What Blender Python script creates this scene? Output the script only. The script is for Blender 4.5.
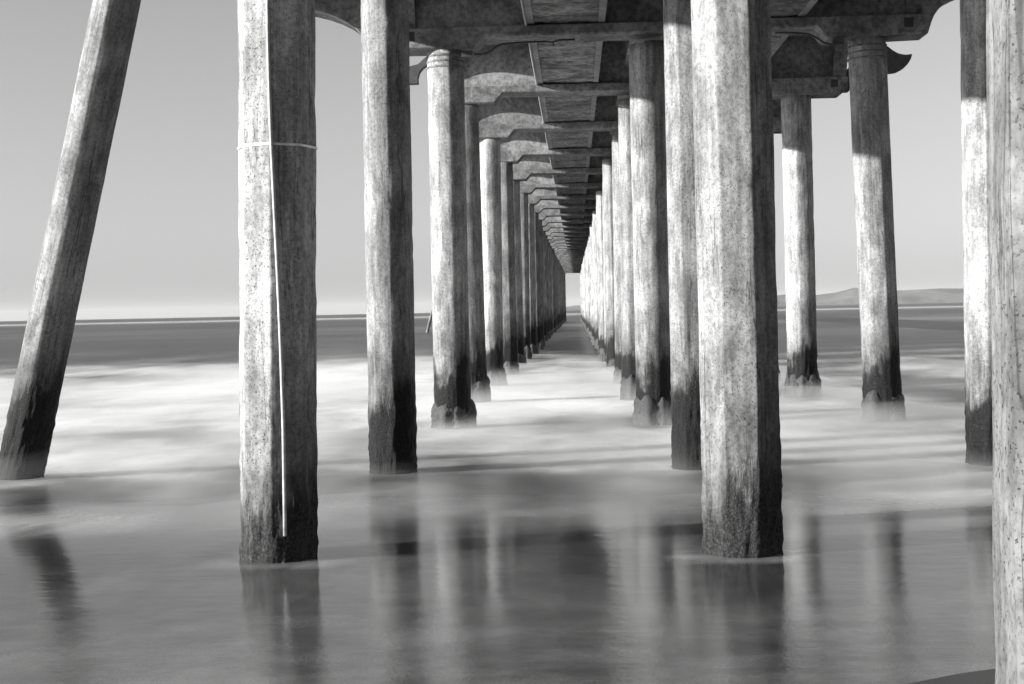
import bpy, bmesh, math, random
from mathutils import Vector, Matrix, noise
R = math.radians
random.seed(7)
scene = bpy.context.scene
for o in list(bpy.data.objects): bpy.data.objects.remove(o)
col = scene.collection

# ------------------------------------------------------------------ camera
F = 1400.0                      # focal length in pixels of a 1024 px wide picture
EYE = Vector((0.0, 0.0, 2.19))
cam = bpy.data.cameras.new('camera'); co = bpy.data.objects.new('camera', cam); col.objects.link(co)
cam.sensor_width = 36; cam.lens = F/1024*36; cam.clip_start = .1; cam.clip_end = 60000
YAW, PITCH, ROLL = R(2.617), R(-1.27), R(-1.13)
MC = Matrix.Rotation(YAW, 3, 'Z') @ Matrix.Rotation(R(90)+PITCH, 3, 'X') @ Matrix.Rotation(ROLL, 3, 'Z')
co.matrix_world = Matrix.Translation(EYE) @ MC.to_4x4()
scene.camera = co

def at(px, py, Y):              # world point at distance Y along the pier seen at that place
    d = MC @ Vector((px-512, 342-py, -F))
    return EYE + d*(Y/d.y)

# ------------------------------------------------------------------ light
SUN_EL = 14.5
SUN_AZ = 70                     # degrees left of straight behind the viewer
sd = Vector((-math.sin(R(SUN_AZ))*math.cos(R(SUN_EL)), -math.cos(R(SUN_AZ))*math.cos(R(SUN_EL)), math.sin(R(SUN_EL))))
sun = bpy.data.lights.new('sun', 'SUN'); so = bpy.data.objects.new('sun', sun); col.objects.link(so)
sun.energy = 5.0; sun.angle = R(.6); sun.color = (1, .995, .985)
so.rotation_euler = sd.to_track_quat('Z', 'Y').to_euler()
w = bpy.data.worlds.new('World'); scene.world = w; w.use_nodes = True
nt = w.node_tree; nt.nodes.clear()
sky = nt.nodes.new('ShaderNodeTexSky'); sky.sky_type = 'NISHITA'; sky.sun_disc = False
sky.sun_elevation = R(SUN_EL); sky.sun_rotation = math.atan2(sd.x, sd.y)
sky.air_density = 1.0; sky.dust_density = 1.0
bw = nt.nodes.new('ShaderNodeRGBToBW'); bg = nt.nodes.new('ShaderNodeBackground'); wo = nt.nodes.new('ShaderNodeOutputWorld')
nt.links.new(sky.outputs[0], bw.inputs[0]); 
# bright marine air low over the horizon
tc = nt.nodes.new('ShaderNodeTexCoord'); sx = nt.nodes.new('ShaderNodeSeparateXYZ'); mr = nt.nodes.new('ShaderNodeMapRange'); mu = nt.nodes.new('ShaderNodeMath')
mr.interpolation_type = 'SMOOTHERSTEP'; mu.operation = 'MULTIPLY'
nt.links.new(tc.outputs['Generated'], sx.inputs[0]); nt.links.new(sx.outputs[2], mr.inputs[0]); nt.links.new(mr.outputs[0], mu.inputs[0]); nt.links.new(bw.outputs[0], mu.inputs[1])
for i_, v_ in zip((1, 2, 3, 4), (-.01, .26, .97, 1.10)): mr.inputs[i_].default_value = v_
nt.links.new(mu.outputs[0], bg.inputs[0]); nt.links.new(bg.outputs[0], wo.inputs[0])
bg.inputs[1].default_value = .064
vs = scene.view_settings
vs.view_transform = 'Standard'; vs.look = 'None'; vs.gamma = 1; vs.use_curve_mapping = False
vs.exposure = 1.22

# ------------------------------------------------------------------ helpers
class NT:
    def __init__(s, name):
        s.m = bpy.data.materials.new(name); s.m.use_nodes = True; s.t = s.m.node_tree; s.t.nodes.clear()
        s.out = s.n('ShaderNodeOutputMaterial'); s.p = s.n('ShaderNodeBsdfPrincipled')
        s.l(s.p.outputs[0], s.out.inputs[0])
    def n(s, k, **kw):
        x = s.t.nodes.new(k)
        for a, b in kw.items(): setattr(x, a, b)
        return x
    def l(s, a, b): s.t.links.new(a, b)
    def math(s, op, a, b=None, c=None, clamp=False):
        x = s.n('ShaderNodeMath', operation=op, use_clamp=clamp)
        for i, v in enumerate((a, b, c)):
            if v is None: continue
            if isinstance(v, (int, float)): x.inputs[i].default_value = v
            else: s.l(v, x.inputs[i])
        return x.outputs[0]
    def coord(s, scale=(1,1,1), kind='Object'):
        c = s.n('ShaderNodeTexCoord'); m = s.n('ShaderNodeMapping'); m.inputs['Scale'].default_value = scale
        s.l(c.outputs[kind], m.inputs[0]); return m.outputs[0]
    def rnd(s, vec, amt=40):    # shift a coordinate by the object's own random number
        oi = s.n('ShaderNodeObjectInfo'); a = s.n('ShaderNodeVectorMath', operation='ADD')
        k = s.math('MULTIPLY', oi.outputs['Random'], amt); s.l(vec, a.inputs[0]); s.l(k, a.inputs[1]); return a.outputs[0]
    def noise(s, vec, scale, detail=4, rough=.6, dist=0):
        x = s.n('ShaderNodeTexNoise'); s.l(vec, x.inputs['Vector']); x.inputs['Scale'].default_value = scale
        x.inputs['Detail'].default_value = detail; x.inputs['Roughness'].default_value = rough; x.inputs['Distortion'].default_value = dist
        return x.outputs['Fac']
    def ramp(s, v, lo, hi, a=0., b=1.):
        x = s.n('ShaderNodeMapRange'); x.interpolation_type = 'SMOOTHSTEP'; s.l(v, x.inputs[0])
        for i, q in zip((1,2,3,4), (lo, hi, a, b)): x.inputs[i].default_value = q
        return x.outputs[0]
    def mix(s, f, a, b):        # scalar mix
        x = s.n('ShaderNodeMix', data_type='FLOAT')
        for i, v in zip((0,2,3), (f, a, b)):
            if isinstance(v, (int, float)): x.inputs[i].default_value = v
            else: s.l(v, x.inputs[i])
        return x.outputs[0]
    def grey(s, v): s.l(v, s.p.inputs['Base Color'])
    def bump(s, v, strength, dist):
        b = s.n('ShaderNodeBump'); b.inputs['Strength'].default_value = strength; b.inputs['Distance'].default_value = dist
        s.l(v, b.inputs['Height']); s.l(b.outputs[0], s.p.inputs['Normal'])

def pile_material(name, growth_z, growth_soft, base=.35, dark=.018, edge=.10, film=.62, filmh=1.3):
    m = NT(name)
    c = m.rnd(m.coord()); cs = m.rnd(m.coord((1,1,.09)))
    big = m.noise(c, 1.6, 5); fine = m.noise(c, 22, 6, .7); st = m.noise(cs, 9, 4, .65)
    pit = m.noise(c, 60, 3, .6)
    oi = m.n('ShaderNodeObjectInfo'); tone = m.ramp(oi.outputs['Random'], 0, 1, .72, 1.15)
    v = m.math('MULTIPLY', m.math('MULTIPLY', m.ramp(big, .3, .7, .75, 1.15), base), tone)
    st2 = m.noise(m.rnd(m.coord((1,1,.03))), 16, 3, .6)
    v = m.math('MULTIPLY', v, m.ramp(st2, .36, .60, .84, 1.08))
    v = m.math('MULTIPLY', v, m.ramp(fine, .30, .62, .62, 1.12))
    v = m.math('MULTIPLY', v, m.ramp(st, .34, .56, .80, 1.04))
    pm = m.ramp(m.noise(c, 1.1, 4), .40, .60, .75, .25)
    v = m.math('MULTIPLY', v, m.mix(m.ramp(pit, .33, .42), pm, 1.0))
    crk = m.math('ABSOLUTE', m.math('SUBTRACT', m.noise(m.rnd(m.coord((1,1,.035))), 4.5, 3, .55), .5))
    v = m.math('MULTIPLY', v, m.ramp(crk, .001, .007, .45, 1.0))
    blot = m.noise(m.rnd(m.coord((1,1,.35))), 3.2, 6, .7, .6)
    v = m.math('MULTIPLY', v, m.ramp(blot, .36, .60, .62, 1.15))
    # construction joints: a few thin level lines
    sep = m.n('ShaderNodeSeparateXYZ'); m.l(m.coord(), sep.inputs[0]); z = sep.outputs[2]
    wob = m.math('MULTIPLY', m.math('SUBTRACT', m.noise(c, 1.1, 3), .5), 1.7*growth_soft)
    wob2 = m.math('MULTIPLY', m.math('SUBTRACT', m.noise(m.rnd(m.coord((1,1,.22))), 7, 5, .7), .5), 1.6*growth_soft)
    zz = m.math('ADD', m.math('ADD', z, wob), wob2)
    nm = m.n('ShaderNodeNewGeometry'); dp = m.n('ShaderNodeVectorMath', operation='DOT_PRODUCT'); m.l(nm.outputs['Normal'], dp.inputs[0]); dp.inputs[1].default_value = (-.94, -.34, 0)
    zz = m.math('ADD', zz, m.math('MULTIPLY', dp.outputs['Value'], .28))   # weed climbs higher on faces turned away from the sun
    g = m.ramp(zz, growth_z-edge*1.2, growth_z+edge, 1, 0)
    speck = m.noise(c, 34, 4, .75)
    gv = m.math('MULTIPLY', m.ramp(speck, .35, .75, .45, 2.6), dark)
    barn = m.ramp(m.noise(c, 75, 2, .5), .68, .74)           # pale barnacles among the mussels
    gv = m.math('ADD', gv, m.math('MULTIPLY', barn, .13))
    # a paler scoured ring of film above the growth
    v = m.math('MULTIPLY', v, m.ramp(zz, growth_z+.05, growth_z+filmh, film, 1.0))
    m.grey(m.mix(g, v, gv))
    m.l(m.mix(g, .82, .55), m.p.inputs['Roughness'])
    m.l(m.mix(g, .35, .16), m.p.inputs['Specular IOR Level'])
    h = m.math('ADD', m.math('MULTIPLY', fine, .5), m.math('MULTIPLY', m.ramp(pit, .3, .42), .35))
    h = m.math('ADD', h, m.math('MULTIPLY', m.math('MULTIPLY', speck, g), 3.0))
    h = m.math('ADD', h, m.math('MULTIPLY', st, .2))
    m.bump(h, .7, .012)
    return m.m

def concrete(name, base, stretch=(1,1,1), contrast=.5, bump=.01):
    m = NT(name); c = m.coord(stretch, 'Object')
    a = m.noise(c, 1.3, 6, .65, .6); b = m.noise(c, 9, 6, .7); d = m.noise(c, 40, 3)
    v = m.math('MULTIPLY', m.ramp(a, .32, .68, 1-contrast, 1+contrast*.4), base)
    v = m.math('MULTIPLY', v, m.ramp(b, .3, .65, 1-contrast, 1.15))
    m.grey(v); m.p.inputs['Roughness'].default_value = .85
    m.bump(m.math('ADD', b, m.math('MULTIPLY', d, .3)), .8, bump)
    return m.m

def plain(name, v, rough=.5, metal=0):
    m = NT(name); c = m.coord(); a = m.noise(c, 14, 5)
    m.grey(m.math('MULTIPLY', m.ramp(a, .3, .7, .7, 1.15), v))
    m.p.inputs['Roughness'].default_value = rough; m.p.inputs['Metallic'].default_value = metal
    m.bump(a, .3, .004)
    return m.m

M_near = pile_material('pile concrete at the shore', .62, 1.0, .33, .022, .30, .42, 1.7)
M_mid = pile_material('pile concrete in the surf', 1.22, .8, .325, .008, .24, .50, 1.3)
M_cap = concrete('cap concrete', .21, (1,1,1), .55, .03)
M_beam = concrete('spalled beam concrete', .25, (.8,1,1), .7, .04)
M_rim = concrete('beam rim concrete', .25, (1,1,1), .35, .01)
M_deck = concrete('deck concrete', .24)
M_steel = plain('galvanised steel', .62, .35, .3)
M_white = plain('pale plastic conduit', .38, .45)
M_iron = plain('dark rusted iron', .05, .7)
M_black = plain('black cable and pocket shade', .03, .5)

def link(name, bm, mat, parent=None, smooth=False):
    me = bpy.data.meshes.new(name)
    bmesh.ops.recalc_face_normals(bm, faces=bm.faces)
    if smooth:
        for f in bm.faces: f.smooth = True
    bm.to_mesh(me); bm.free(); me.materials.append(mat)
    o = bpy.data.objects.new(name, me); col.objects.link(o)
    if parent: o.parent = parent
    return o
def tag(o, label=None, cat=None, group=None, kind=None):
    for k, v in (('label', label), ('category', cat), ('group', group), ('kind', kind)):
        if v: o[k] = v
    return o

def prism_xz(bm, pts, y0, y1):          # polygon in X,Z extruded along Y
    a = [bm.verts.new((x, y0, z)) for x, z in pts]; b = [bm.verts.new((x, y1, z)) for x, z in pts]
    n = len(pts); bm.faces.new(a); bm.faces.new(b[::-1])
    for i in range(n): bm.faces.new((a[i], b[i], b[(i+1) % n], a[(i+1) % n]))
def box(bm, x0, x1, y0, y1, z0, z1): prism_xz(bm, [(x0,z0),(x1,z0),(x1,z1),(x0,z1)], y0, y1)
def tube(bm, pts, r, seg=10, taper=None):
    rings = []
    for i, p in enumerate(pts):
        p = Vector(p); t = (Vector(pts[min(i+1, len(pts)-1)])-Vector(pts[max(i-1, 0)])).normalized()
        u = t.cross(Vector((0,1,0)) if abs(t.y) < .9 else Vector((1,0,0))).normalized(); v = t.cross(u)
        rr = taper[i] if taper else r
        rings.append([bm.verts.new(p+u*math.cos(2*math.pi*k/seg)*rr+v*math.sin(2*math.pi*k/seg)*rr) for k in range(seg)])
    for a, b in zip(rings, rings[1:]):
        for k in range(seg): bm.faces.new((a[k], a[(k+1) % seg], b[(k+1) % seg], b[k]))
    bm.faces.new(rings[0]); bm.faces.new(rings[-1][::-1])

# ------------------------------------------------------------------ layout of the pier
STEP = 7.85
def bent_y(n): return 3.9 if n == 0 else STEP*(n+.6)
SL = .0099
def cap_z(y): return 7.14 + SL*y        # underside of the capitals; the pier climbs a little seaward
NB = 40

# ------------------------------------------------------------------ setting: beach, sea, hills
LN = Vector((.424, -.906))              # direction from the waterline towards dry land
def shore(x, y): return (x-1.68)*LN.x + (y-7.73)*LN.y
def build_sheet(name, rows, cols, fx, fz, mat, attr=None):
    verts = []; faces = []; vals = []
    for y in rows:
        for t in cols:
            x = fx(t, y); verts.append((x, y, fz(x, y)))
            if attr: vals.append(attr(x, y))
    nc = len(cols)
    for i in range(len(rows)-1):
        for j in range(nc-1):
            a = i*nc+j; faces.append((a, a+1, a+nc+1, a+nc))
    me = bpy.data.meshes.new(name); me.from_pydata(verts, [], faces)
    for p in me.polygons: p.use_smooth = True
    if attr:
        at_ = me.attributes.new('foam', 'FLOAT', 'POINT'); at_.data.foreach_set('value', vals)
    me.materials.append(mat); o = bpy.data.objects.new(name, me); col.objects.link(o)
    return tag(o, kind='structure')

# beach
m = NT('wet sand'); c = m.coord(); g1 = m.noise(c, 2, 5); g2 = m.noise(c, 180, 3); g3 = m.noise(m.coord((1,3,1)), 5, 4)
m.grey(m.math('MULTIPLY', m.ramp(g1, .3, .7, .75, 1.1), .05)); m.p.inputs['Roughness'].default_value = .6
m.bump(m.math('ADD', g2, m.math('MULTIPLY', g3, 2)), .4, .006)
def beach_z(x, y):
    d = shore(x, y)
    z = .085+.075*d if d < 8 else .685+.02*(d-8)
    return max(z, -1.6) + .012*noise.noise(Vector((x*.7, y*.7, 0)))
rows = [-60+2*i for i in range(30)] + [0+.4*i for i in range(60)] + [24+4*i for i in range(20)]
build_sheet('beach', rows, [i/60-1 for i in range(121)], lambda t, y: 90*t*abs(t)**.6, beach_z, m.m)

# sea
def swash(x, y):       # thin backwash lying on the foot of the beach
    d = max(0, min(6, shore(x, y)+4.5)); return .0042*d*d
def fbm(x, y, s, o=5): return noise.fractal(Vector((x, y, s)), .9, 2.1, o)
def G(x, y, cx, cy, sx, sy): return math.exp(-((x-cx)/sx)**2-((y-cy)/sy)**2)
def sst(a, b, v):
    t = min(1, max(0, (v-a)/(b-a))); return t*t*(3-2*t)
def foam(x, y):
    ly = math.log(max(y, 1))
    n1 = fbm(x*.16+3, ly*3.2, 2.0); n2 = fbm(x*.45, ly*7.5, 9.0)
    lz = ly+.30*fbm(x*.09+7, ly*1.6, 4, 3); ln_ = ly+.12*fbm(x*.35, ly*3, 6, 3)
    zone = sst(math.log(12), math.log(19), ln_)*(1-sst(math.log(38), math.log(95), lz))
    f = .10*zone*(1-.5*sst(2, 6, x)*sst(24, 32, y))
    f += .74*G(x, ly, -11, math.log(40), 9.5, .50) + .50*G(x, ly, -6, math.log(22.5), 5.0, .10)
    f += .42*G(x, ly, -1, math.log(38), 3.5, .26) + .26*G(x, ly, 0, math.log(24.5), 3.4, .07)
    f += .25*G(x, ly, -.5, math.log(20), 3.5, .09)
    f += .55*G(x, ly, 5.0, math.log(23), 3.2, .13) + .25*G(x, ly, 7, math.log(17.5), 3, .07)
    f += .14*G(x, ly, 10, math.log(36), 5, .2) + .10*G(x, ly, 40, math.log(130), 60, .10) + .20*G(x, ly, 40, math.log(210), 90, .13) + .35*G(0, ly, 0, math.log(750), 1, .25) - .2*G(0, ly, 0, math.log(6000), 1, .9)
    f -= .20*G(x, ly, -4, math.log(17), 6, .06) + .15*G(x, ly, 0, math.log(30), 3, .05)
    f -= .16*G(x, ly, 1, math.log(13.4), 6, .05)
    f -= .16*G(x, ly, 0, math.log(29), 4, .06) + .12*G(x, ly, 3, math.log(19), 3, .05) + .10*G(x, ly, -7, math.log(27), 4, .05)
    f += (.58*n1 + .20*n2)*(zone*.85+.10*(1-sst(math.log(90), math.log(160), ly))+.03)
    f += .02*(1-sst(math.log(11), math.log(15), ly))*(.8+.9*n1+.5*n2)
    f += .10*sst(math.log(80), math.log(120), ly)*max(0, fbm(x*.02, ly*11, 5.)+.15)
    for cx, cy in ((-2.67, 12.56), (1.45, 12.56)):     # wash round the two piles in the shallows
        rad = math.hypot(x-cx, y-cy)
        if rad < 2.5: f += .20*math.exp(-((rad-.45)/.22)**2)*max(0, .7+1.6*fbm(x*2, y*2, 1)) + .07*math.exp(-(rad/1.3)**2)*max(0, .5+n2)
    return min(1, max(.015, f))
m = NT('sea water and surf foam')
a = m.n('ShaderNodeAttribute', attribute_name='foam'); fo = a.outputs['Fac']
c1 = m.noise(m.coord((1,.55,1)), .8, 6, .62, .8); c2 = m.noise(m.coord((1,.7,1)), 2.6, 5, .65, .5)
geo = m.n('ShaderNodeNewGeometry'); sp = m.n('ShaderNodeSeparateXYZ'); m.l(geo.outputs['Position'], sp.inputs[0]); yy = sp.outputs[1]
det = m.math('ADD', m.math('MULTIPLY', m.math('SUBTRACT', c1, .5), .75), m.math('MULTIPLY', m.math('SUBTRACT', c2, .5), .25))
amt = m.ramp(fo, .0, .35, .22, 1.0)
fv = m.math('ADD', fo, m.math('MULTIPLY', det, m.math('MULTIPLY', amt, m.ramp(yy, 40, 120, 1, .3))), clamp=True)
gr = m.noise(m.coord(), 120, 3, .7); gp = m.noise(m.coord((1,1.8,1)), 1.1, 5, .6)
sand = m.math('MULTIPLY', m.math('MULTIPLY', m.ramp(gr, .35, .68, .2, 2.2), m.ramp(gp, .35, .65, .4, 1.5)), m.ramp(yy, 8, 12.5, .035, 0))
m.grey(m.math('ADD', m.mix(fv, .030, .92), sand))
near = m.ramp(yy, 11, 20, 1, 0)
m.l(m.mix(near, m.ramp(fv, 0, .5, .32, .6), .10), m.p.inputs['Roughness'])
m.l(m.mix(near, m.ramp(yy, 15, 60, .30, .10), .52), m.p.inputs['Specular IOR Level'])
m.p.inputs['IOR'].default_value = 1.33
r1 = m.noise(m.coord((1,2.4,1)), 2.2, 4, .55); r3 = m.n('ShaderNodeTexWave', wave_type='BANDS', bands_direction='X'); m.l(m.coord((.45,1,1)), r3.inputs['Vector'])
for k_, v_ in (('Scale', 2.6), ('Distortion', 7), ('Detail', 3), ('Detail Scale', 1.2)): r3.inputs[k_].default_value = v_
r2 = m.noise(m.coord((1,1.3,1)), 34, 4, .65)
hb = m.math('ADD', m.math('MULTIPLY', r1, .45), m.math('MULTIPLY', m.math('MULTIPLY', r2, m.ramp(yy, 8.2, 11.8, .30, .03)), 1.0))
hb = m.math('ADD', hb, m.math('MULTIPLY', r3.outputs['Fac'], m.ramp(yy, 8, 11.5, .10, 0)))
m.bump(hb, .16, .03)
sss = m.ramp(fv, .05, .4, 0, 1); m.l(sss, m.p.inputs['Subsurface Weight']); m.p.inputs['Subsurface Radius'].default_value = (1, 1, 1); m.p.inputs['Subsurface Scale'].default_value = 4.0
ys = []; y = 1.5
while y < 30000: ys.append(y); y *= 1.018 if y < 120 else 1.09
cols = [(-1 + 2*i/260) for i in range(261)]
build_sheet('sea', ys, cols, lambda t, y: t*(8+y*(.62+.5*t*t)), lambda x, y: -.14*sst(12.5, 20, y)+swash(x, y), m.m, foam)

# coastal hills far across the bay
m = NT('dry coastal hills'); c = m.coord((1,1,1)); h1 = m.noise(c, .004, 6)
m.grey(m.ramp(h1, .35, .65, .04, .13)); m.p.inputs['Roughness'].default_value = 1
HP = [(-400,0),(540,0),(575,5),(640,6),(700,7),(783,11),(815,10),(835,12.5),(852,16.5),(872,14.5),(900,13.5),(950,13.5),(1010,12),(1100,13),(1300,16),(1600,10),(2000,0)]
def prof(px):
    for (a, p), (b, q) in zip(HP, HP[1:]):
        if a <= px <= b: return p+(q-p)*(px-a)/(b-a)
    return 0
def hill_z(x, y):
    px = 576+x/y*F; p = prof(px)/F*9600
    v = (y-9000)/1200
    return p*max(0, math.sin(math.pi*min(1, max(0, v))))**.7*(1+.18*noise.fractal(Vector((x/420, y/420, 1)), 1, 2, 5)) - 2
build_sheet('coastal_hills', [9000+60*i for i in range(21)], [i/260 for i in range(261)], lambda t, y: -300+10500*t, hill_z, m.m)

# ------------------------------------------------------------------ piles
def pile_mesh(name, D, z0, z1, rnd, seed, seg=96, dz=.16, joint=None):
    rn = random.Random(seed); bm = bmesh.new(); rows = int((z1-z0)/dz); prev = None
    s = rn.random()*50
    for i in range(rows+1):
        z = z0+(z1-z0)*i/rows; ring = []
        for k in range(seg):
            th = 2*math.pi*k/seg
            ph = ((th+math.pi/8) % (math.pi/4))-math.pi/8
            r = D/2*((1-rnd)/math.cos(ph) + rnd*1.035)
            p = Vector((math.cos(th)*r, math.sin(th)*r, z))
            dr = .006*noise.fractal(Vector((p.x*5+s, p.y*5, z*2.2)), 1, 2, 4)
            if z < 1.6: dr += .030*max(-.2, noise.fractal(Vector((p.x*14+s, p.y*14, z*9)), 1, 2, 3))*(1-sst(.3, 1.6, z))
            if abs(ph) > .26: dr -= .020*max(0, noise.fractal(Vector((round((th+math.pi/8)/(math.pi/4)-.5)*0+math.cos(th)*2+s, math.sin(th)*2, z*3.1)), .9, 2, 4)-.12)*(abs(ph)-.26)/.13
            if joint and abs(z-joint) < dz*.6: dr -= .012
            ring.append(bm.verts.new((p.x*(1+dr/r), p.y*(1+dr/r), z)))
        if prev:
            for k in range(seg): bm.faces.new((prev[k], prev[(k+1) % seg], ring[(k+1) % seg], ring[k]))
        prev = ring
    bm.faces.new(prev[::-1])
    me = bpy.data.meshes.new(name); bmesh.ops.recalc_face_normals(bm, faces=bm.faces)
    for f in bm.faces: f.smooth = True
    bm.to_mesh(me); bm.free(); return me

def collar_mesh(D, seed, h=.34, out=.13):
    rn = random.Random(seed); bm = bmesh.new(); seg = 56; prof_ = []
    for i in range(15): prof_.append(i/14)
    prev = None; s = seed*3.7
    for t in prof_:
        z = -.35+(h+.35)*t; ring = []
        for k in range(seg):
            th = 2*math.pi*k/seg
            lump = .55+.9*noise.fractal(Vector((math.cos(th)*1.3+s, math.sin(th)*1.3, 0)), 1, 2, 3)
            fine = .35*noise.fractal(Vector((math.cos(th)*4+s, math.sin(th)*4, z*9)), 1, 2, 3)
            tt = max(0, 1-t**4)
            hh = z*(.75+.5*max(0, lump)) if z > 0 else z
            r = D/2*.985+out*.85*max(0, lump+fine)*tt**.5
            if t == 1: r = D/2*.93
            ring.append(bm.verts.new((math.cos(th)*r, math.sin(th)*r, hh)))
        if prev:
            for k in range(seg): bm.faces.new((prev[k], prev[(k+1) % seg], ring[(k+1) % seg], ring[k]))
        prev = ring
    bmesh.ops.recalc_face_normals(bm, faces=bm.faces)
    for f in bm.faces: f.smooth = True
    me = bpy.data.meshes.new('mussel_collar'); bm.to_mesh(me); bm.free(); return me
m = NT('mussels'); c = m.coord(); v1 = m.noise(c, 30, 4, .7); v2 = m.noise(c, 80, 2)
m.grey(m.math('ADD', m.ramp(v1, .35, .7, .015, .06), m.math('MULTIPLY', m.ramp(v2, .68, .74), .2)))
m.p.inputs['Roughness'].default_value = .5; m.bump(v1, 1, .03); M_mus = m.m
COL = [collar_mesh(.70, i, .30+.05*(i % 3), .15) for i in range(6)]
for me in COL: me.materials.append(M_mus)

H0 = 7.8
VAR = []
for i in range(8):
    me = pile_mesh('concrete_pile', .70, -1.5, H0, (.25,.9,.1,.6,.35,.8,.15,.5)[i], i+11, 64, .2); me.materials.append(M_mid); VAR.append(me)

def set_pile(me, X, Xtop, Y, rot, label, group=None, mat=None, hmesh=H0, scale=1.0, collar=None):
    o = bpy.data.objects.new('concrete_pile', me); col.objects.link(o)
    o.location = (X, Y, 0); H = cap_z(Y)+.03
    o.rotation_mode = 'ZYX'
    q = Matrix.Rotation(math.atan((Xtop-X)/H), 3, 'Y') @ Matrix.Rotation(R(rot), 3, 'Z')
    o.rotation_euler = q.to_euler('ZYX')
    o.scale = (scale, scale, (H+.0)/hmesh if hmesh else 1)
    tag(o, label, 'pile', group)
    if collar is not None:
        k = bpy.data.objects.new('mussel_collar', COL[collar % 6]); col.objects.link(k); k.parent = o
        k.rotation_euler = (0, 0, collar*1.3)
    return o
GROUP = 'concrete piles carrying the pier'
def near_pile(bx, by, tx, ty, n, wpx, rnd, rot, label, mat, collar=None, seed=1, joint=None):
    Y = bent_y(n); b = at(bx, by, Y); t = at(tx, ty, Y); wpx *= .955
    s = (t.x-b.x)/(t.z-b.z); X = b.x - s*b.z; H = cap_z(Y)+.03; D = wpx*Y/F
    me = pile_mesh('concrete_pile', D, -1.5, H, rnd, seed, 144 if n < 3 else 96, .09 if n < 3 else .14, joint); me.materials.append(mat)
    o = set_pile(me, X, X+s*H, Y, rot, label, GROUP, mat, None)
    if collar is not None:
        k = bpy.data.objects.new('mussel_collar', COL[collar % 6]); col.objects.link(k); k.parent = o
        k.rotation_euler = (0, 0, collar*1.3); k.scale = (D/.7, D/.7, 1.15)
    return o
# rot: direction of a flat face, degrees, measured from +X; -90 faces the viewer
pL1 = near_pile(279, 560, 276.5, 0, 1, 76, .05, -90+24, 'big pile at left with a steel band and a thin white conduit down its face', M_near, seed=3)
pR1 = near_pile(743, 550, 730, 0, 1, 80, .04, -90-4, 'big pitted pile right of centre, standing in the shallows without a band', M_near, seed=4)
pL2 = near_pile(393.5, 472, 384.5, 0, 2, 47.5, .6, -90+31, 'second pile of the left row, just right of the banded pile', M_mid, seed=5)
pR2 = near_pile(696, 470, 686.5, 0, 2, 48, .15, -90-4, 'pile half hidden behind the left side of the big pitted pile', M_mid, seed=6)
pL3 = near_pile(453, 430, 445.5, 55, 3, 37, .75, -52, 'third pile of the left row, with rings round its head', M_mid, 0, seed=7)
pR3 = near_pile(654.5, 425, 646, 35, 3, 35.5, .8, -46, 'third pile of the middle row, shaded head, mussel lump at its foot', M_mid, 1, seed=8)
pL4 = near_pile(474, 405, 465, 110, 4, 27, .5, -75, 'fourth pile of the left row, mostly behind the ringed pile', M_mid, 2, seed=9)
pL5 = near_pile(493, 388, 489.5, 140, 5, 22, .6, -80, 'fifth pile of the left row', M_mid, 3, seed=10)
pO2 = near_pile(993, 462, 987, 0, 2, 50, .1, -90, 'straight pile just left of the rough pile at the right edge', M_mid, seed=12)
pO3 = near_pile(883.5, 420, 867, 50, 3, 37.5, .55, -52, 'right-hand outer pile with rings round its shaded head and a mussel foot', M_mid, 4, seed=13)
pO4 = near_pile(803, 392, 796, 100, 4, 29, .45, -80, 'slim outer pile standing against the hills beside the big pitted pile', M_mid, 5, seed=14)
# foreground pile at the right edge, rough and sunlit
Y0 = 3.9; b = at(1118, 500, Y0); D0 = .72
me = pile_mesh('concrete_pile', D0, -1.5, cap_z(Y0)+.03, .15, 21, 160, .05); 
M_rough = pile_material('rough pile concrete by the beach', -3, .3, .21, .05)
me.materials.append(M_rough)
xl = at(991.5, 342, Y0).x + D0/2*1.0
set_pile(me, xl+.035, xl+.025, Y0, -95, 'rough pale pile cut off by the right edge of the view', GROUP, None, None)

ORD = ['zeroth','first','second','third','fourth','fifth','sixth','seventh','eighth','ninth','tenth','eleventh','twelfth','thirteenth','fourteenth','fifteenth','sixteenth','seventeenth','eighteenth','nineteenth','twentieth']
rr = random.Random(5)
for n in range(4, NB+1):
    Y = bent_y(n)
    for row, X in (('left', -2.50), ('middle', 1.50), ('outer right', 6.14)):
        if (row == 'left' and n < 6) or (row == 'outer right' and n < 5): continue
        if row == 'outer right' and n == 5: X = 5.80
        jx = rr.uniform(-.10, .10); lean = rr.uniform(-.05, .05)
        if n <= 20: lab = ORD[n] + ' pile from the viewer in the ' + row + ' row'
        else: lab = 'small far pile in the ' + row + ' row, beyond its twentieth'
        set_pile(VAR[(n*3+len(row)) % 8], X+jx, X+jx+lean, Y+rr.uniform(-.05, .05), rr.choice((-50, -46, -55, -84)), lab, GROUP, collar=(n*2+len(row)))
# raking pile at the far left
Y2 = bent_y(2); b = at(20, 475, Y2); t = at(117, 0, Y2); s = (t.x-b.x)/(t.z-b.z); X = b.x-s*b.z; H = cap_z(Y2)+1.1
me = pile_mesh('raking_pile', .655, -1.8, H*1.03+.1, .5, 31, 144, .1); me.materials.append(M_mid)
o = bpy.data.objects.new('raking_pile', me); col.objects.link(o); o.location = (X, Y2, 0); o.rotation_mode = 'ZYX'
o.rotation_euler = (Matrix.Rotation(math.atan(s), 3, 'Y') @ Matrix.Rotation(R(-66), 3, 'Z')).to_euler('ZYX')
tag(o, 'slanting pile at the far left leaning in towards the pier', 'pile')
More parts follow.
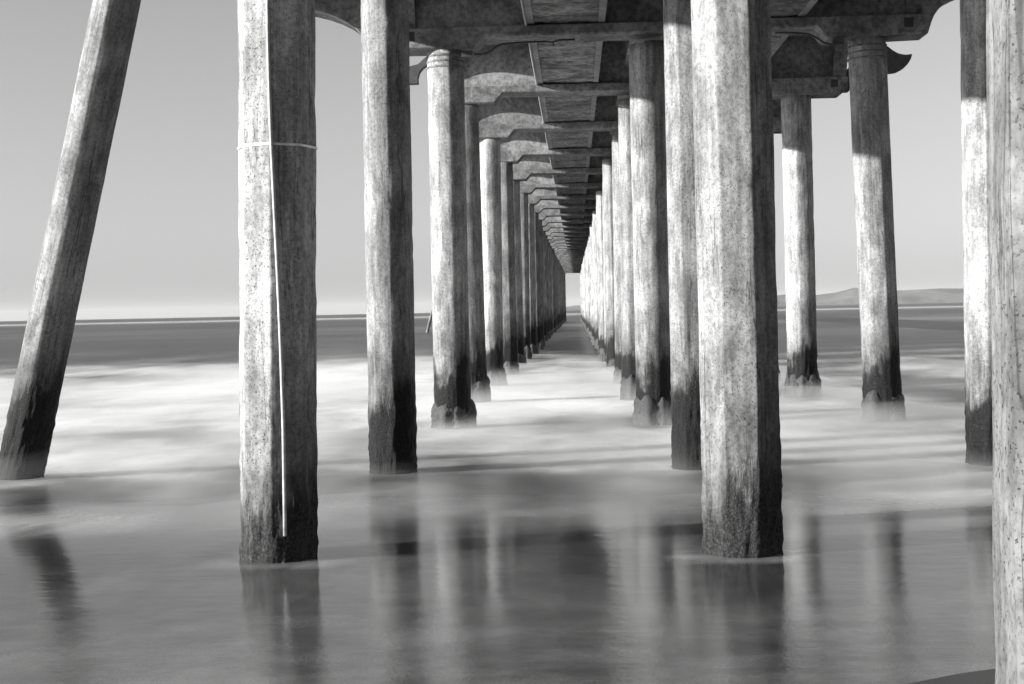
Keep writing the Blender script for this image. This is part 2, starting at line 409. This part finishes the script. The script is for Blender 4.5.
# lone leaning post out at sea
Yp = 165; b = at(427.5, 333, Yp); t = at(433.5, 308, Yp); s = (t.x-b.x)/(t.z-b.z)
me = pile_mesh('leaning_post', .34, -2, 5.2, .9, 41, 24, .4); me.materials.append(M_cap)
o = bpy.data.objects.new('leaning_post', me); col.objects.link(o); o.location = (b.x, Yp, 0); o.rotation_euler = (0, math.atan(s), 0)
tag(o, 'small pale leaning post out at sea, just left of the ringed left pile', 'post')

# ---- fittings on the piles
def child_of(o, bm, name, mat, smooth=True):      # bm is in world space
    bpy.context.view_layer.update()
    inv = o.matrix_world.inverted()
    bmesh.ops.transform(bm, matrix=inv, verts=bm.verts)
    return link(name, bm, mat, o, smooth)
def band(o, D, z, hgt, thick, rnd, tilt=0, mat=M_steel, name='band', wob=0):   # local space ring following the pile section
    bm = bmesh.new(); seg = 96; R4 = []
    for (dr, dz) in ((.001, -hgt/2), (thick, -hgt/2), (thick, hgt/2), (.001, hgt/2)):
        ring = []
        for k in range(seg):
            th = 2*math.pi*k/seg; ph = ((th+math.pi/8) % (math.pi/4))-math.pi/8
            r = D/2*((1-rnd)/math.cos(ph)+rnd*1.035)+dr
            ring.append(bm.verts.new((math.cos(th)*r, math.sin(th)*r, z+dz+tilt*math.cos(th)*r+wob*math.sin(th*3))))
        R4.append(ring)
    for a, b_ in zip(R4, R4[1:]+R4[:1]):
        for k in range(seg): bm.faces.new((a[k], a[(k+1) % seg], b_[(k+1) % seg], b_[k]))
    return link(name, bm, mat, o)
D1 = 76*.955*bent_y(1)/F
zb = at(278, 148.5, bent_y(1)).z
band(pL1, D1, zb, .022, .012, .05, .01)
bm = bmesh.new()
pts = [(266.5,-260),(267,-40),(268,40),(270,110),(271.5,148),(274,200),(278,280),(281,350),(283.5,430),(284.5,500),(285,536)]
pw = []
for px, py in pts:
    q = at(px, py, bent_y(1)-D1*.545); pw.append((q.x, bent_y(1)-D1*.545, q.z))
tube(bm, pw, .017, 12)
child_of(pL1, bm, 'conduit', M_white)
bpy.context.view_layer.update()
zt3 = cap_z(bent_y(3))
for i in range(3):
    band(pL3, 37*.955*bent_y(3)/F, zt3-.10-.11*i, .035, .018, .75, .02, M_cap, 'ring')
    band(pO3, 37.5*.955*bent_y(3)/F, zt3-.12-.12*i, .035, .018, .55, -.02, M_cap, 'ring')

# ------------------------------------------------------------------ superstructure
deck = bpy.data.objects.new('pier_deck', None); col.objects.link(deck)
tag(deck, 'concrete pier deck with centre beam and cross beams seen from below', 'pier')
XL, XR = -3.42, 6.95
WL, WR = -6.5, 8.7          # the wider stretch by the shore
def arc(x0, z0, x1, z1, n=10, steep=True):    # steep first, then flattening
    return [(x0+(x1-x0)*(1-math.cos(math.pi/2*i/n)), z0+(z1-z0)*math.sin(math.pi/2*i/n)) for i in range(n+1)]
PX = (-2.6, 1.5, 6.14)
def cap_profile(wide, n):
    z = 0.0; zt = .42; zm = .24
    pts = []
    if wide: pts += [(WL+.25, 1.099), (WL+.25, .97)] + arc(-4.05, .06, WL+.4, .97)[::-1][1:] + [(-3.9, .02)]
    else: pts += [(XL-.02, zt), (XL-.02, .12), (XL+.12, 0)]
    jl = random.Random(n*7+1)
    def capi(c, a, b_):
        j = jl.uniform(-.05, .05)
        return [(c-a-.22+j, zm), (c-a+j, 0), (c+b_+j, 0), (c+b_+.20+j, zm-.02), (c+b_+.24+j, zm)]
    l = capi(PX[0], .4, .62)[2:]; pts += l
    pts += [(PX[1]-.5, zm-.03), (PX[1]+.5, zm-.03)]
    r_ = capi(PX[2], 1.05, .4)[:2]; pts += r_
    if wide: pts += [(7.0, .05)] + arc(7.05, .13, WR-.2, .97)[1:] + [(WR-.2, 1.099), (6.9, 1.099), (6.9, zt), (-3.4, zt), (-3.4, 1.099)]
    else: pts += [(XR-.15, 0), (XR, .12), (XR, zt)]
    return pts
for n in range(0, NB+1):
    Y = bent_y(n); z = cap_z(Y); wide = n <= 3
    bm = bmesh.new()
    # lower beam with capitals
    P = cap_profile(wide, n); prof2 = [(x, zz) for x, zz in P]
    rows = 6; y0, y1 = Y-.40, Y+.40
    a = []
    for yy_ in (y0, y0+.035, y1-.035, y1):
        e = .03 if yy_ in (y0, y1) else 0
        a.append([bm.verts.new((x, yy_, z+min(zz+(e if zz < .4 else 0), 1.099))) for x, zz in prof2])
    k = len(prof2)
    bm.faces.new(a[0]); bm.faces.new(a[-1][::-1])
    for p, q in zip(a, a[1:]):
        for i in range(k): bm.faces.new((p[i], q[i], q[(i+1) % k], p[(i+1) % k]))
    cb = link('cross_beam', bm, M_cap, deck)
    if n == 3: cb['label'] = 'wide cross beam with arched arms at both ends'
    bm = bmesh.new(); box(bm, XL+.345, XR-.345, Y-.24, Y+.24, z+.422, z+1.496); link('cross_wall', bm, M_deck, deck)
    if n <= 8:
        for xx in (-3.18, 6.62):           # black plates in place of the shade inside recesses in the girder seats
            bm = bmesh.new(); box(bm, xx-.09, xx+.09, Y-.403, Y-.38, z+.17, z+.36); link('pocket_shade_plate', bm, M_black, cb)

def sloped(bm, secs):       # list of (Y, [(x,z rel cap_z)...])
    prev = None
    for Y, pts in secs:
        z = cap_z(Y); r = [bm.verts.new((x, Y, z+zz)) for x, zz in pts]
        if prev is None: bm.faces.new(r)
        else:
            k = len(r)
            for i in range(k): bm.faces.new((prev[i], r[i], r[(i+1) % k], prev[(i+1) % k]))
        prev = r
    bm.faces.new(prev[::-1])
YE = bent_y(NB)+.6; YS = -7.0
bm = bmesh.new(); sloped(bm, [(YS, [(XL,1.5),(XR,1.5),(XR,1.85),(XL,1.85)]), (YE, [(XL,1.5),(XR,1.5),(XR,1.85),(XL,1.85)])]); link('deck_slab', bm, M_deck, deck)
yw = bent_y(3)+.5
for x0, x1 in ((WL, XL-.003), (XR+.003, WR)):
    bm = bmesh.new(); q = [(x0,1.1),(x1,1.1),(x1,1.84),(x0,1.84)]; sloped(bm, [(YS, q), (yw, q)]); link('side_slab', bm, M_deck, deck)
# edge girders with haunches over every bent
def hz(y):
    d = min(abs(y-bent_y(n)) for n in range(-1, NB+2)); d = max(0, d-.24)
    return .425+1.02*(1-math.exp(-d/.36))
def girder(x0, x1):
    bm = bmesh.new(); secs = []; ysam = [YS]
    for n in range(0, NB+1):
        Y = bent_y(n)
        for d in (-2.6, -1.8, -1.2, -.9, -.7, -.55, -.46, -.36, -.30, -.24, .24, .30, .36, .46, .55, .7, .9, 1.2, 1.8, 2.6): ysam.append(Y+d)
    ysam = sorted(y for y in ysam if y < YE-.01)+[YE]
    for y in ysam:
        h = hz(y); secs.append((y, [(x0, h), (x1, h), (x1, 1.497), (x0, 1.497)]))
    sloped(bm, secs); link('edge_girder', bm, M_cap, deck)
girder(XL+.002, XL+.34); girder(XR-.34, XR-.002)
# the broad flat centre beam of each bay, its rims proud of a spalled panel
for cx in (-.08, 3.85):
    bm = bmesh.new(); q = [(cx-.63,.50),(cx+.63,.50),(cx+.63,1.498),(cx-.63,1.498)]; sloped(bm, [(YS, q), (YE, q)]); link('centre_beam', bm, M_beam, deck)
    bm = bmesh.new(); prev = None; yv = 12.0
    while yv < 92:
        row = []
        for i in range(25):
            xq = cx-.628+1.256*i/24; nn = noise.fractal(Vector((xq*1.6, yv*3.2, cx)), .8, 2.1, 5)
            row.append(bm.verts.new((xq, yv, cap_z(yv)+.478+.05*max(-.3, min(.35, nn)))))
        if prev:
            for i in range(24): bm.faces.new((prev[i], prev[i+1], row[i+1], row[i]))
        prev = row; yv += .05 if yv < 45 else .12
    link('spalled_panel', bm, M_beam, deck, True)
    for sgn in (-1, 1):
        xa, xb = sorted((cx+sgn*.633, cx+sgn*.77))
        bm = bmesh.new(); q = [(xa,.456),(xb,.456),(xb,1.2),(xa,1.2)]; sloped(bm, [(YS, q), (YE, q)]); link('beam_rim', bm, M_rim, deck)
bm = bmesh.new(); zc = .435
tube(bm, [(-.872, YS, cap_z(YS)+zc), (-.872, YE, cap_z(YE)+zc)], .022, 10); link('pipe', bm, M_white, deck, True)
# middle girder over the middle row
bm = bmesh.new(); q = [(1.36,.9),(1.7,.9),(1.7,1.498),(1.36,1.498)]; sloped(bm, [(YS, q), (YE, q)]); link('middle_girder', bm, M_deck, deck)
# cable and junction boxes hanging on the third cross beam
Y3 = bent_y(3)-.43
def cable(pts, r=.02):
    bm = bmesh.new(); tube(bm, [tuple(at(px, py, Y3)) for px, py in pts], r, 8); link('cable', bm, M_black, deck, True)
cable([(474,54),(480,54.5),(487,53),(492,50),(497,46),(503,44),(515,43),(530,42),(545,41.5),(553,42.5),(554,46),(553,42),(560,40),(575,39.5)])
cable([(775,33),(795,33),(808,34),(817,38),(824,43),(832,45),(840,44)])
for px, py in ((467, 54), (838, 42)):
    p = at(px, py, Y3); bm = bmesh.new(); box(bm, p.x-.11, p.x+.11, p.y-.06, p.y+.1, p.z-.06, p.z+.06)
    bmesh.ops.bevel(bm, geom=bm.edges[:], offset=.01, segments=2); link('junction_box', bm, M_iron, deck)
# broken diagonal block beside the right-hand outer pile
# curved iron horns that stand out from the fourth cross beam
def horn(outl, Y, thick):
    bm = bmesh.new(); q = [at(px, py, Y) for px, py in outl]
    prism_xz(bm, [(p.x, p.z) for p in q], Y-thick/2, Y+thick/2)
    bmesh.ops.bevel(bm, geom=[e for e in bm.edges if abs((e.verts[0].co-e.verts[1].co).y) < .01], offset=.02, segments=2)
    link('curved_bracket', bm, M_iron, deck)
Y4 = bent_y(4)
horn([(836,84),(850,66),(872,48),(886,47),(891,51),(897,54.5),(904,55.8),(911,55),(909.5,60),(906.5,65),(902,69.5),(896,72.5),(888,73.5),(883,73.5),(886,68),(887.5,63),(885.5,57),(880,58),(866,66),(850,84),(848,92),(836,92)], Y4, .3)
horn([(452,62),(440,57),(428,57),(424,60),(419,65),(413,66.5),(405,69),(399,76),(401,83),(407,84.5),(418.5,84),(418,78),(420,72),(424,67.5),(428,66),(438,68),(444,80),(444,92),(460,92),(460,70)], Y4, .3)

# ------------------------------------------------------------------ sea air
hz_m = bpy.data.materials.new('sea haze'); hz_m.use_nodes = True; t_ = hz_m.node_tree; t_.nodes.clear()
ho = t_.nodes.new('ShaderNodeOutputMaterial'); hv = t_.nodes.new('ShaderNodeVolumePrincipled'); hv.inputs['Color'].default_value = (.95, .95, .95, 1); hv.inputs['Density'].default_value = 2.5e-5
t_.links.new(hv.outputs[0], ho.inputs['Volume'])
bm = bmesh.new(); box(bm, -18000, 18000, -150, 34000, -3.6, 240)
tag(link('haze', bm, hz_m), kind='stuff')

# low drifting spray over the surf: a thin uneven layer that thins out to nothing at its edge
bm = bmesh.new(); gx = 110; gy = 90; top = []; bot = []
for j in range(gy+1):
    y = 12.8*math.exp(j/gy*math.log(110/12.8))
    for i in range(gx+1):
        u = 2*i/gx-1; x = u*(9+.55*y)
        edge = sst(0, .24, j/gy)*sst(0, .5, 1-j/gy)*sst(0, .12, 1-abs(u))
        h = edge*(.10+.95*max(0, min(1, foam(x, y))))*(1+.4*fbm(x*.4, math.log(y)*6, 3))
        zb_ = -.14*sst(12.5, 20, y)
        top.append(bm.verts.new((x, y, zb_+.004+max(.002, h)))); bot.append(bm.verts.new((x, y, zb_+.003)))
w_ = gx+1
for j in range(gy):
    for i in range(gx):
        a = j*w_+i; bm.faces.new((top[a], top[a+1], top[a+w_+1], top[a+w_])); bm.faces.new((bot[a], bot[a+w_], bot[a+w_+1], bot[a+1]))
per = [i for i in range(gx)]+[j*w_+gx for j in range(gy)]+[gy*w_+gx-i for i in range(gx)]+[(gy-j)*w_ for j in range(gy)]
for a, b_ in zip(per, per[1:]+per[:1]): bm.faces.new((top[a], bot[a], bot[b_], top[b_]))
sm = bpy.data.materials.new('surf spray'); sm.use_nodes = True; t_ = sm.node_tree; t_.nodes.clear()
ho = t_.nodes.new('ShaderNodeOutputMaterial'); hv = t_.nodes.new('ShaderNodeVolumePrincipled'); hv.inputs['Color'].default_value = (.97, .97, .97, 1); hv.inputs['Density'].default_value = .17
g_ = t_.nodes.new('ShaderNodeNewGeometry'); x_ = t_.nodes.new('ShaderNodeSeparateXYZ'); r_ = t_.nodes.new('ShaderNodeMapRange'); r_.interpolation_type = 'SMOOTHERSTEP'
t_.links.new(g_.outputs['Position'], x_.inputs[0]); t_.links.new(x_.outputs[2], r_.inputs[0])
for i_, v_ in zip((1, 2, 3, 4), (-.25, .60, .30, 0)): r_.inputs[i_].default_value = v_
n_ = t_.nodes.new('ShaderNodeTexNoise'); n_.inputs['Scale'].default_value = .32; n_.inputs['Detail'].default_value = 3
mp_ = t_.nodes.new('ShaderNodeMapping'); mp_.inputs['Scale'].default_value = (1, .5, 1); t_.links.new(g_.outputs['Position'], mp_.inputs[0]); t_.links.new(mp_.outputs[0], n_.inputs[0])
q_ = t_.nodes.new('ShaderNodeMapRange'); q_.interpolation_type = 'SMOOTHSTEP'; t_.links.new(n_.outputs['Fac'], q_.inputs[0])
for i_, v_ in zip((1, 2, 3, 4), (.38, .66, .04, 1.15)): q_.inputs[i_].default_value = v_
y_ = t_.nodes.new('ShaderNodeMapRange'); y_.interpolation_type = 'SMOOTHSTEP'; t_.links.new(x_.outputs[1], y_.inputs[0])
for i_, v_ in zip((1, 2, 3, 4), (30, 85, 1, .04)): y_.inputs[i_].default_value = v_
a_ = t_.nodes.new('ShaderNodeMath'); a_.operation = 'MULTIPLY'; b2 = t_.nodes.new('ShaderNodeMath'); b2.operation = 'MULTIPLY'
t_.links.new(r_.outputs[0], a_.inputs[0]); t_.links.new(q_.outputs[0], a_.inputs[1]); t_.links.new(a_.outputs[0], b2.inputs[0]); t_.links.new(y_.outputs[0], b2.inputs[1])
t_.links.new(b2.outputs[0], hv.inputs['Density'])
t_.links.new(hv.outputs[0], ho.inputs['Volume'])
tag(link('surf_spray', bm, sm, None, True), kind='stuff')
